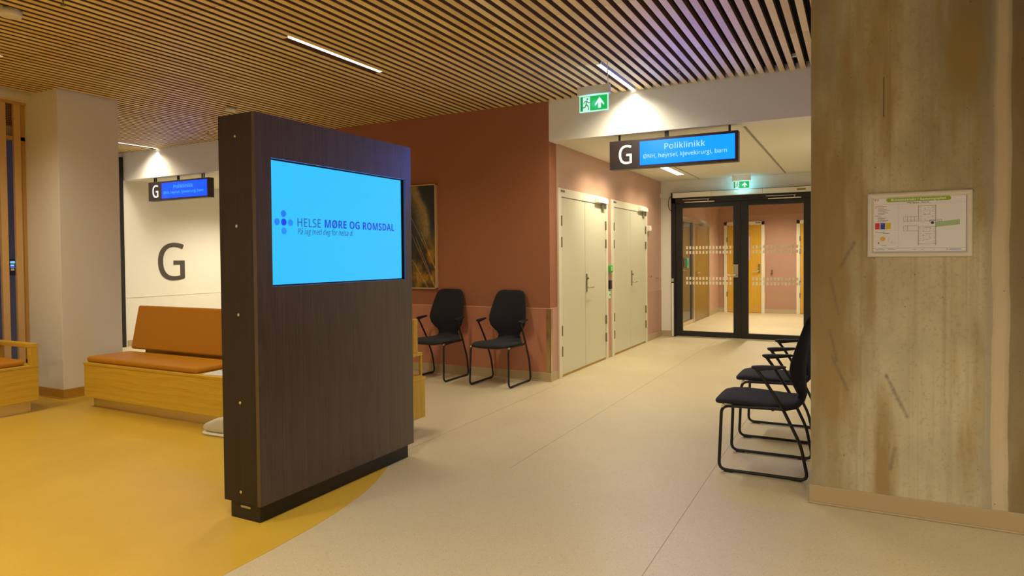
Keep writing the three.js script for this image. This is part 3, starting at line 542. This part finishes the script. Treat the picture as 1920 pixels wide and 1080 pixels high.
// ---------------------------------------------------------------- benches
{
  const t = thing('bench', 'long oak bench with orange leather seat and backrest behind the kiosk', 'bench');
  obj('plinth', bb(-6.6, 0, -3.79, -3.25, 0.105, -4.44), M.plinth, t);
  obj('box', bb(-6.63, 0.105, -3.72, -3.17, 0.418, -4.49, 0.003), M.oak, t, 'x');
  obj('top_board', bb(-6.635, 0.4185, -3.715, -3.165, 0.44, -4.49, 0.002), M.oak, t, 'x');
  obj('seat_cushion', new RoundedBoxGeometry(1.60, 0.055, 0.44, 5, 0.026).translate(-5.82, 0.4675, -3.955), M.leather, t);
  const g = new RoundedBoxGeometry(1.72, 0.45, 0.045, 4, 0.02); g.rotateX(-0.21); g.translate(-5.79, 0.728, -4.265);
  obj('back_cushion', g, M.leather, t);
  obj('shelf', [bb(-6.62, 0.44, -4.335, -3.17, 0.46, -4.45), bb(-6.62, 0.62, -4.32, -3.165, 0.645, -4.45, 0.003), bb(-6.62, 0.46, -4.34, -3.2, 0.62, -4.355), bb(-3.19, 0.46, -4.43, -3.17, 0.62, -4.45), bb(-6.62, 0.46, -4.34, -6.6, 0.62, -4.45)], M.oak, t, 'x');
  obj('back_panel', [bb(-6.62, 0.645, -4.345, -3.17, 0.922, -4.37, 0.003), bb(-6.62, 0.645, -4.372, -3.175, 0.922, -4.402, 0.003)], M.oak, t, 'x');
}
{
  const t = thing('bench', 'oak bench with armrest and orange seat at the left edge by window', 'bench');
  const x1 = -6.85, x0 = -7.55, z0 = -3.432, z1 = -1.5;
  obj('plinth', bb(x0 + 0.05, 0, z0 + 0.05, x1 - 0.05, 0.112, z1 - 0.05), M.plinth, t);
  obj('box', bb(x0, 0.112, z0, x1, 0.424, z1, 0.003), M.oak, t, 'z');
  obj('top_board', bb(x0, 0.4245, z0, x1 + 0.004, 0.446, z1, 0.004), M.oak, t, 'z');
  obj('seat_cushion', new RoundedBoxGeometry(0.5, 0.055, 1.7, 5, 0.026).translate(-7.13, 0.474, -2.49), M.leather, t);
  const g = new RoundedBoxGeometry(0.045, 0.43, 1.7, 4, 0.02); g.rotateZ(0.21); g.translate(-7.42, 0.73, -2.49); obj('back_cushion', g, M.leather, t);
  obj('armrest', [bb(x0 + 0.02, 0.605, z0, x1, 0.648, z0 + 0.062, 0.006), bb(x1 - 0.065, 0.446, z0, x1, 0.606, z0 + 0.062, 0.004), bb(x0 + 0.02, 0.446, z0, x0 + 0.085, 0.606, z0 + 0.062, 0.004)], M.oak, t, 'x');
}
{ const m = thing('magazine', 'white brochure lying on the oak bench beside the kiosk edge', 'brochure', [-4.86, 0.441, -3.90]); m.rotation.y = 0.15;
  obj('pages', bb(-0.105, 0, -0.148, 0.105, 0.006, 0.148), M.paper, m);
  const c = canvasTex(128, 180, (g, w, h) => { g.fillStyle = '#e8eaf0'; g.fillRect(0, 0, w, h); g.fillStyle = '#9aa8c8'; g.fillRect(10, 12, 108, 60); g.fillStyle = '#b8bcc4'; for (let i = 0; i < 8; i++) g.fillRect(12, 86 + i * 10, 80 + (i % 3) * 8, 4); });
  const p = new THREE.Mesh(new THREE.PlaneGeometry(0.21, 0.296), std({ map: c, roughness: 0.6 })); p.name = 'cover'; p.rotation.x = -Math.PI / 2; p.position.y = 0.0065; m.add(p); }
{ const t = thing('shoe', 'pale grey shoe on the floor by the bench, half hidden by kiosk', 'shoe', [-4.565, 0.002, -3.60]); t.rotation.y = Math.PI;
  const R = [[0.165, 0.01, 0.02, 0.05], [0.158, 0.05, 0.03, 0.055], [0.14, 0.075, 0.05, 0.06], [0.1, 0.094, 0.075, 0.066], [0.05, 0.098, 0.098, 0.075], [0.0, 0.09, 0.12, 0.084], [-0.06, 0.082, 0.13, 0.09], [-0.11, 0.078, 0.13, 0.09], [-0.135, 0.05, 0.11, 0.085], [-0.142, 0.02, 0.08, 0.08]];
  obj('upper', loft(R.map(([x, w, h, y]) => superRing(w, h, 20, (a, q) => V(x, Math.max(0.022, y + q), a)))), M.shoe, t);
  obj('sole', loft([[0.172, 0.03], [0.165, 0.062], [0.145, 0.088], [0.1, 0.104], [0.05, 0.106], [-0.05, 0.086], [-0.11, 0.084], [-0.14, 0.06], [-0.15, 0.03]].map(([x, w]) => superRing(w, 0.024, 16, (a, q) => V(x, 0.012 + q, a)))), M.shoeSole, t);
}

// ---------------------------------------------------------------- framed plan on the concrete
{
  const x0 = 0.049, x1 = 0.524, y0 = 1.404, y1 = 1.749, z = -4.12;
  const t = thing('evacuation_plan', 'evacuation plan in a silver snap frame on the concrete', 'sign', [x0, y0, z]), w = x1 - x0, h = y1 - y0, f = 0.026;
  const rail = (len) => { const s = new THREE.Shape(); s.moveTo(0, 0); s.lineTo(0, 0.010); s.quadraticCurveTo(0.004, 0.0165, 0.013, 0.0165); s.quadraticCurveTo(0.022, 0.016, f, 0.006); s.lineTo(f, 0); s.closePath();
    const g = new THREE.ExtrudeGeometry(s, { depth: len, bevelEnabled: false, curveSegments: 6 }); const p = g.attributes.position;
    for (let i = 0; i < p.count; i++) { const q = p.getX(i), l = p.getZ(i); p.setZ(i, l < len / 2 ? q : len - q); } g.computeVertexNormals(); return g; };
  const flip = (g) => { const q = g.toNonIndexed(); for (const k of ['position', 'normal', 'uv']) { const a = q.attributes[k]; for (let i = 0; i < a.count; i += 3) for (let c = 0; c < a.itemSize; c++) { const t1 = a.array[(i + 1) * a.itemSize + c]; a.array[(i + 1) * a.itemSize + c] = a.array[(i + 2) * a.itemSize + c]; a.array[(i + 2) * a.itemSize + c] = t1; } } return q; };
  let A = rail(h); A.applyMatrix4(new THREE.Matrix4().makeBasis(V(1, 0, 0), V(0, 0, 1), V(0, 1, 0))); // left side: x across, y along
  const B = A.clone(); B.scale(-1, 1, 1); B.translate(w, 0, 0);
  const C = rail(w); C.applyMatrix4(new THREE.Matrix4().makeBasis(V(0, 1, 0), V(0, 0, 1), V(1, 0, 0)));
  let D = C.clone(); D.scale(1, -1, 1); D.translate(0, h, 0); A = flip(A); D = flip(D);
  const fm = std({ color: '#dedad2', roughness: 0.35, metalness: 0, side: THREE.DoubleSide });
  for (const g of [A, B, C, D]) obj('frame_rail', g, fm, t);
  const tex = canvasTex(1200, 850, (g, W2, H2) => {
    g.fillStyle = '#eceeff'; g.fillRect(0, 0, W2, H2); const R = (c, x, y, a, b) => { g.fillStyle = c; g.fillRect(x, y, a, b); };
    g.strokeStyle = '#55556a'; g.lineWidth = 3; g.strokeRect(8, 8, W2 - 16, H2 - 16); R('#77778a', 8, 785, W2 - 16, 3); R('#9a9aa8', 345, 115, 2, 670); R('#9a9aa8', 8, 110, W2 - 16, 2); R('#a8a8b4', 8, 510, 337, 2);
    g.fillStyle = '#8fb53a'; g.beginPath(); g.roundRect(180, 14, 830, 62, 31); g.fill();
    g.fillStyle = '#f4f8e4'; g.font = 'bold 48px sans-serif'; g.textAlign = 'center'; g.fillText('Branninstruks / Rømningsplan', 595, 61);
    g.fillStyle = '#33334a'; g.font = 'bold 28px sans-serif'; g.fillText('SNR Hjelset - Plan 02', 595, 104); g.textAlign = 'left';
    R('#d86a4a', 22, 26, 28, 12); R('#e08a5a', 54, 22, 32, 10); R('#d86a4a', 30, 44, 12, 12); R('#e08a5a', 60, 42, 22, 10);
    R('#c8505a', 28, 138, 160, 7); for (let i = 0; i < 6; i++) R('#6a6a78', 70, 165 + i * 18, 80 + (i * 37) % 90, 5); R('#c8505a', 28, 165, 24, 5);
    R('#6a6a78', 28, 280, 80, 6); for (let i = 0; i < 5; i++) R('#6a6a78', 70, 300 + i * 18, 60 + (i * 53) % 80, 5);
    R('#d8384a', 34, 395, 62, 98); R('#2c48b8', 106, 395, 62, 98); R('#e0c818', 178, 395, 66, 98); R('#e8e0a0', 186, 410, 40, 3); R('#9ab0e8', 114, 410, 40, 3);
    R('#55556a', 34, 535, 130, 6); R('#55556a', 140, 552, 90, 6); R('#e8b868', 100, 620, 70, 44); R('#e8b868', 115, 606, 34, 70); g.strokeStyle = '#9a9aa8'; g.lineWidth = 2;
    for (const [x, y, r] of [[60, 600, 26], [250, 660, 40], [280, 690, 30], [80, 690, 30]]) { g.beginPath(); g.arc(x, y, r, 0.4, 4.4); g.stroke(); } R('#303040', 74, 694, 14, 22); R('#44445a', 120, 745, 70, 5);
    g.strokeStyle = '#3a3a4e'; g.lineWidth = 4; g.strokeRect(600, 150, 220, 230); g.strokeRect(600, 470, 220, 260); g.lineWidth = 5; g.beginPath(); g.moveTo(820, 140); g.lineTo(820, 750); g.moveTo(600, 140); g.lineTo(600, 330); g.moveTo(600, 530); g.lineTo(600, 750); g.stroke();
    g.lineWidth = 3; g.strokeRect(410, 310, 190, 70); g.strokeRect(410, 450, 190, 75); for (const x of [460, 505, 550]) { g.beginPath(); g.moveTo(x, 310); g.lineTo(x, 380); g.stroke(); } g.beginPath(); g.moveTo(460, 450); g.lineTo(460, 525); g.stroke();
    g.lineWidth = 2; for (let i = 0; i < 7; i++) { g.beginPath(); g.moveTo(600, 175 + i * 32); g.lineTo(640, 175 + i * 32); g.moveTo(780, 175 + i * 32); g.lineTo(820, 175 + i * 32); g.moveTo(600, 500 + i * 36); g.lineTo(640, 500 + i * 36); g.moveTo(780, 500 + i * 36); g.lineTo(820, 500 + i * 36); g.stroke(); }
    g.strokeRect(668, 215, 80, 70); g.strokeRect(668, 480, 80, 60); g.strokeRect(668, 570, 70, 90);
    for (let i = 0; i < 26; i++) { const c = ['#c84a4a', '#3a8a4a', '#3a5ab0', '#d89a3a'][i % 4]; R(c, 612 + (i * 71) % 190, (i % 2 ? 160 : 478) + (i * 47) % 230, 9, 9); }
    for (let i = 0; i < 8; i++) R(['#c84a4a', '#3a8a4a'][i % 2], 420 + i * 22, i % 2 ? 352 : 366, 8, 8);
    g.fillStyle = '#a8c8a4'; g.beginPath(); g.moveTo(824, 400); g.lineTo(1115, 370); g.lineTo(1115, 440); g.lineTo(824, 472); g.closePath(); g.fill(); g.strokeStyle = '#5a7a5a'; g.stroke();
    g.fillStyle = '#28408a'; g.beginPath(); g.arc(778, 408, 21, 0, 7); g.fill(); R('#33334a', 745, 365, 70, 5); R('#33334a', 745, 365, 5, 40); g.strokeStyle = '#33334a'; g.lineWidth = 4; g.strokeRect(845, 360, 50, 28);
    for (const [x, a] of [[40, 120], [210, 90], [520, 50], [640, 26], [800, 14]]) R('#8a8a98', x, 808, a, 7); R('#e09a4a', 950, 802, 26, 14); R('#6a7ad8', 985, 806, 150, 10);
  });
  const p = new THREE.Mesh(new THREE.PlaneGeometry(w - 2 * f + 0.004, h - 2 * f + 0.004), std({ map: tex, roughness: 0.25 })); p.name = 'plan_sheet'; p.position.set(w / 2, h / 2, 0.005); t.add(p);
  obj('backing', bb(0.006, 0.006, 0.0005, w - 0.006, h - 0.006, 0.004), M.plate, t);
}
// ---------------------------------------------------------------- painting
{
  const x1 = -4.6, x0 = -5.75, y0 = 1.035, y1 = 2.33, z = ZB;
  const t = thing('painting', 'abstract ochre and dark painting in a thin pale frame behind the kiosk', 'painting', [x0, y0, z]), w = x1 - x0, h = y1 - y0;
  obj('frame', [bb(0, 0, 0.001, 0.014, h, 0.045, 0.002), bb(w - 0.014, 0, 0.001, w, h, 0.045, 0.002), bb(0, 0, 0.001, w, 0.014, 0.045, 0.002), bb(0, h - 0.014, 0.001, w, h, 0.045, 0.002)], std({ color: '#c9a878', roughness: 0.45 }), t);
  const pt = dataTex(512, 580, (u, v) => {
    const n = fbm(u, v, 4, 4, 5, 0), n2 = fbm(u, v, 7, 9, 4, 2), fine = fbm(u, v, 50, 50, 2, 4);
    const q = (u - 0.69) / 0.31;                                          // the strip beside the right edge
    let c = mix([22, 32, 38], [44, 56, 58], n);
    const bc = 0.22 + (0.97 - v) * 1.15 + (n - 0.5) * 0.35, beam = Math.exp(-Math.pow((q - bc) / (q < bc ? 0.42 : 0.16), 2)) * Math.min(1, Math.max(0, (v - 0.30) * 4));
    c = mix(c, [150, 136, 104], beam * 0.85); c = mix(c, [176, 140, 70], beam * beam * 0.5);
    const low = Math.min(1, Math.max(0, (0.50 - v + (n2 - 0.5) * 0.35 + (q - 0.3) * 0.12) * 3.2)); c = mix(c, mix([170, 122, 26], [58, 42, 44], Math.min(1, Math.max(0, (fbm(u, v, 14, 10, 3, 1) - 0.34) * 3.2))), low * 0.95);
    if (v < 0.1) c = mix(c, [96, 88, 20], 0.6 * (0.1 - v) * 10 * n2 * 1.6);
    for (const [a, b, e] of [[-0.1, 0.72, 2.1], [-0.2, 0.62, 1.9], [0.15, 0.5, 1.7], [-0.1, 0.3, 2.6], [0.1, 0.24, 2.2], [0.4, 0.55, 1.6]]) { const d = Math.abs(q - (a + (b - v) * e)); if (d < 0.014 && v < b) c = mix(c, [210, 168, 96], 0.65); }
    return c.map((k) => k * (0.85 + 0.3 * fine));
  }, 1, 1);
  const p = new THREE.Mesh(new THREE.PlaneGeometry(w - 0.034, h - 0.034), std({ map: pt, roughness: 0.5 })); p.name = 'canvas'; p.position.set(w / 2, h / 2, 0.034); t.add(p);
  obj('stretcher', bb(0.012, 0.012, 0.002, w - 0.012, h - 0.012, 0.03), M.void, t);
}

// ---------------------------------------------------------------- window with timber fins
{
  const t = sgroup('window_1', 'tall window behind vertical timber fins at the far left', 'window'), x = -7.8;
  obj('window_frame', [bb(x - 0.12, 0.3, -3.842, x - 0.02, 3.1, -3.79, 0.002), bb(x - 0.12, 3.06, -1.2, x + 0.01, 3.1, -3.842, 0.002), bb(x - 0.12, 0.3, -1.2, x - 0.02, 0.38, -3.842), bb(x - 0.13, 2.69, -1.2, x - 0.02, 2.73, -3.84)], M.oakPlain, t);
  obj('glass', bb(x - 0.105, 0.38, -1.2, x - 0.1, 2.69, -3.79), M.glass, t);
  obj('louvre_board', bb(x - 0.12, 2.73, -1.2, x - 0.1, 3.06, -3.84), M.cream, t);
  for (let i = 0; i < 12; i++) obj('louvre_slat', bb(x - 0.1, 2.84 + i * 0.018, -1.2, x - 0.05, 2.846 + i * 0.018, -3.84), M.oakPlain, t);
  for (let k = 0; k < 19; k++) { const z = -3.757 + k * 0.134; obj('fin', bb(x - 0.035, 0.3, z - 0.031, x + 0.005, 3.06, z + 0.031, 0.003), M.finOak, t); }
  const d = thing('mirrored_screen', 'reflection of an indoor screen, built as a lit panel behind the window fins', 'display', [x - 0.03, 1.36, -3.69]);  // glowing panel imitates a screen mirrored in the window glass
  obj('housing', bb(-0.03, -0.085, -0.036, 0, 0.085, 0.034, 0.004), M.black, d);
  const tex = canvasTex(64, 128, (g) => { g.fillStyle = '#101418'; g.fillRect(0, 0, 64, 128); g.fillStyle = '#8ad8ff'; g.fillRect(20, 16, 40, 18); g.fillStyle = '#3a78d0'; g.fillRect(20, 40, 36, 30); g.fillStyle = '#e6f4ff'; g.fillRect(24, 46, 26, 6); g.fillStyle = '#b08060'; g.fillRect(24, 76, 30, 16); g.fillStyle = '#20d070'; g.fillRect(4, 6, 7, 112); });
  const p = new THREE.Mesh(new THREE.PlaneGeometry(0.07, 0.165), std({ color: '#101010', emissive: '#ffffff', emissiveMap: tex, emissiveIntensity: 0.9 })); p.name = 'screen'; p.rotation.y = Math.PI / 2; p.position.set(0.001, 0, -0.001); d.add(p);
  struct('ground_outside', bb(-30, -0.3, 20, -8.1, -0.1, -25), std({ color: '#c8d0e0', roughness: 0.9 }), 'pale ground outside the window', 'ground');
}

// ---------------------------------------------------------------- small things in the ceiling
function ceilingDisc(label, x, z, r, h) {
  const t = thing('ceiling_speaker', label, 'ceiling fitting', [x, CE, z]);
  obj('housing', new THREE.LatheGeometry([[0, 0], [r, 0], [r, -h + 0.006], [r - 0.006, -h], [r - 0.02, -h]].map((p) => new THREE.Vector2(...p)), 40), M.plate, t);
  obj('grille', cyl(0, -h + 0.002, 0, r - 0.019, 0.003, 'y', 40), M.cream, t);
}
ceilingDisc('round white ceiling speaker at top left', -5.22, -2.49, 0.068, 0.05);
ceilingDisc('small round white detector just above the kiosk', -6.40, -5.28, 0.06, 0.04);
const spr = [[-7.85, -6.1, 'small sprinkler head at left above the small sign'], [-4.68, -6.21, 'small sprinkler head above the terracotta wall'], [-1.486, -6.23, 'small sprinkler head right of the exit sign'], [-4.711, -2.561, 'small sprinkler head at top left near the round speaker']];
for (const [x, z, l] of spr) {
  const t = thing('sprinkler_head', l, 'sprinkler', [x, CE, z]);
  obj('pipe', cyl(0, 0.02, 0, 0.008, 0.06, 'y', 10), M.hinge, t); obj('frame', [tube([[-0.001, -0.01, 0], [-0.012, -0.022, 0], [-0.002, -0.04, 0]], 0.0025, 0.01, 10, 6), tube([[0.001, -0.01, 0], [0.012, -0.022, 0], [0.002, -0.04, 0]], 0.0025, 0.01, 10, 6)], M.hinge, t); obj('deflector', cyl(0, -0.042, 0, 0.016, 0.003, 'y', 14), M.hinge, t);
}
{ const t = thing('ceiling_sensor', 'tiny white square sensor between slats beside the concrete', 'sensor', [-0.50, CE + 0.005, -6.4]); obj('box', bb(-0.018, 0, -0.02, 0.018, 0.03, 0.02, 0.003), M.plate, t); obj('lens', cyl(0, -0.001, 0, 0.008, 0.004, 'y', 12), M.hinge, t); }

renderer.render(scene, camera);
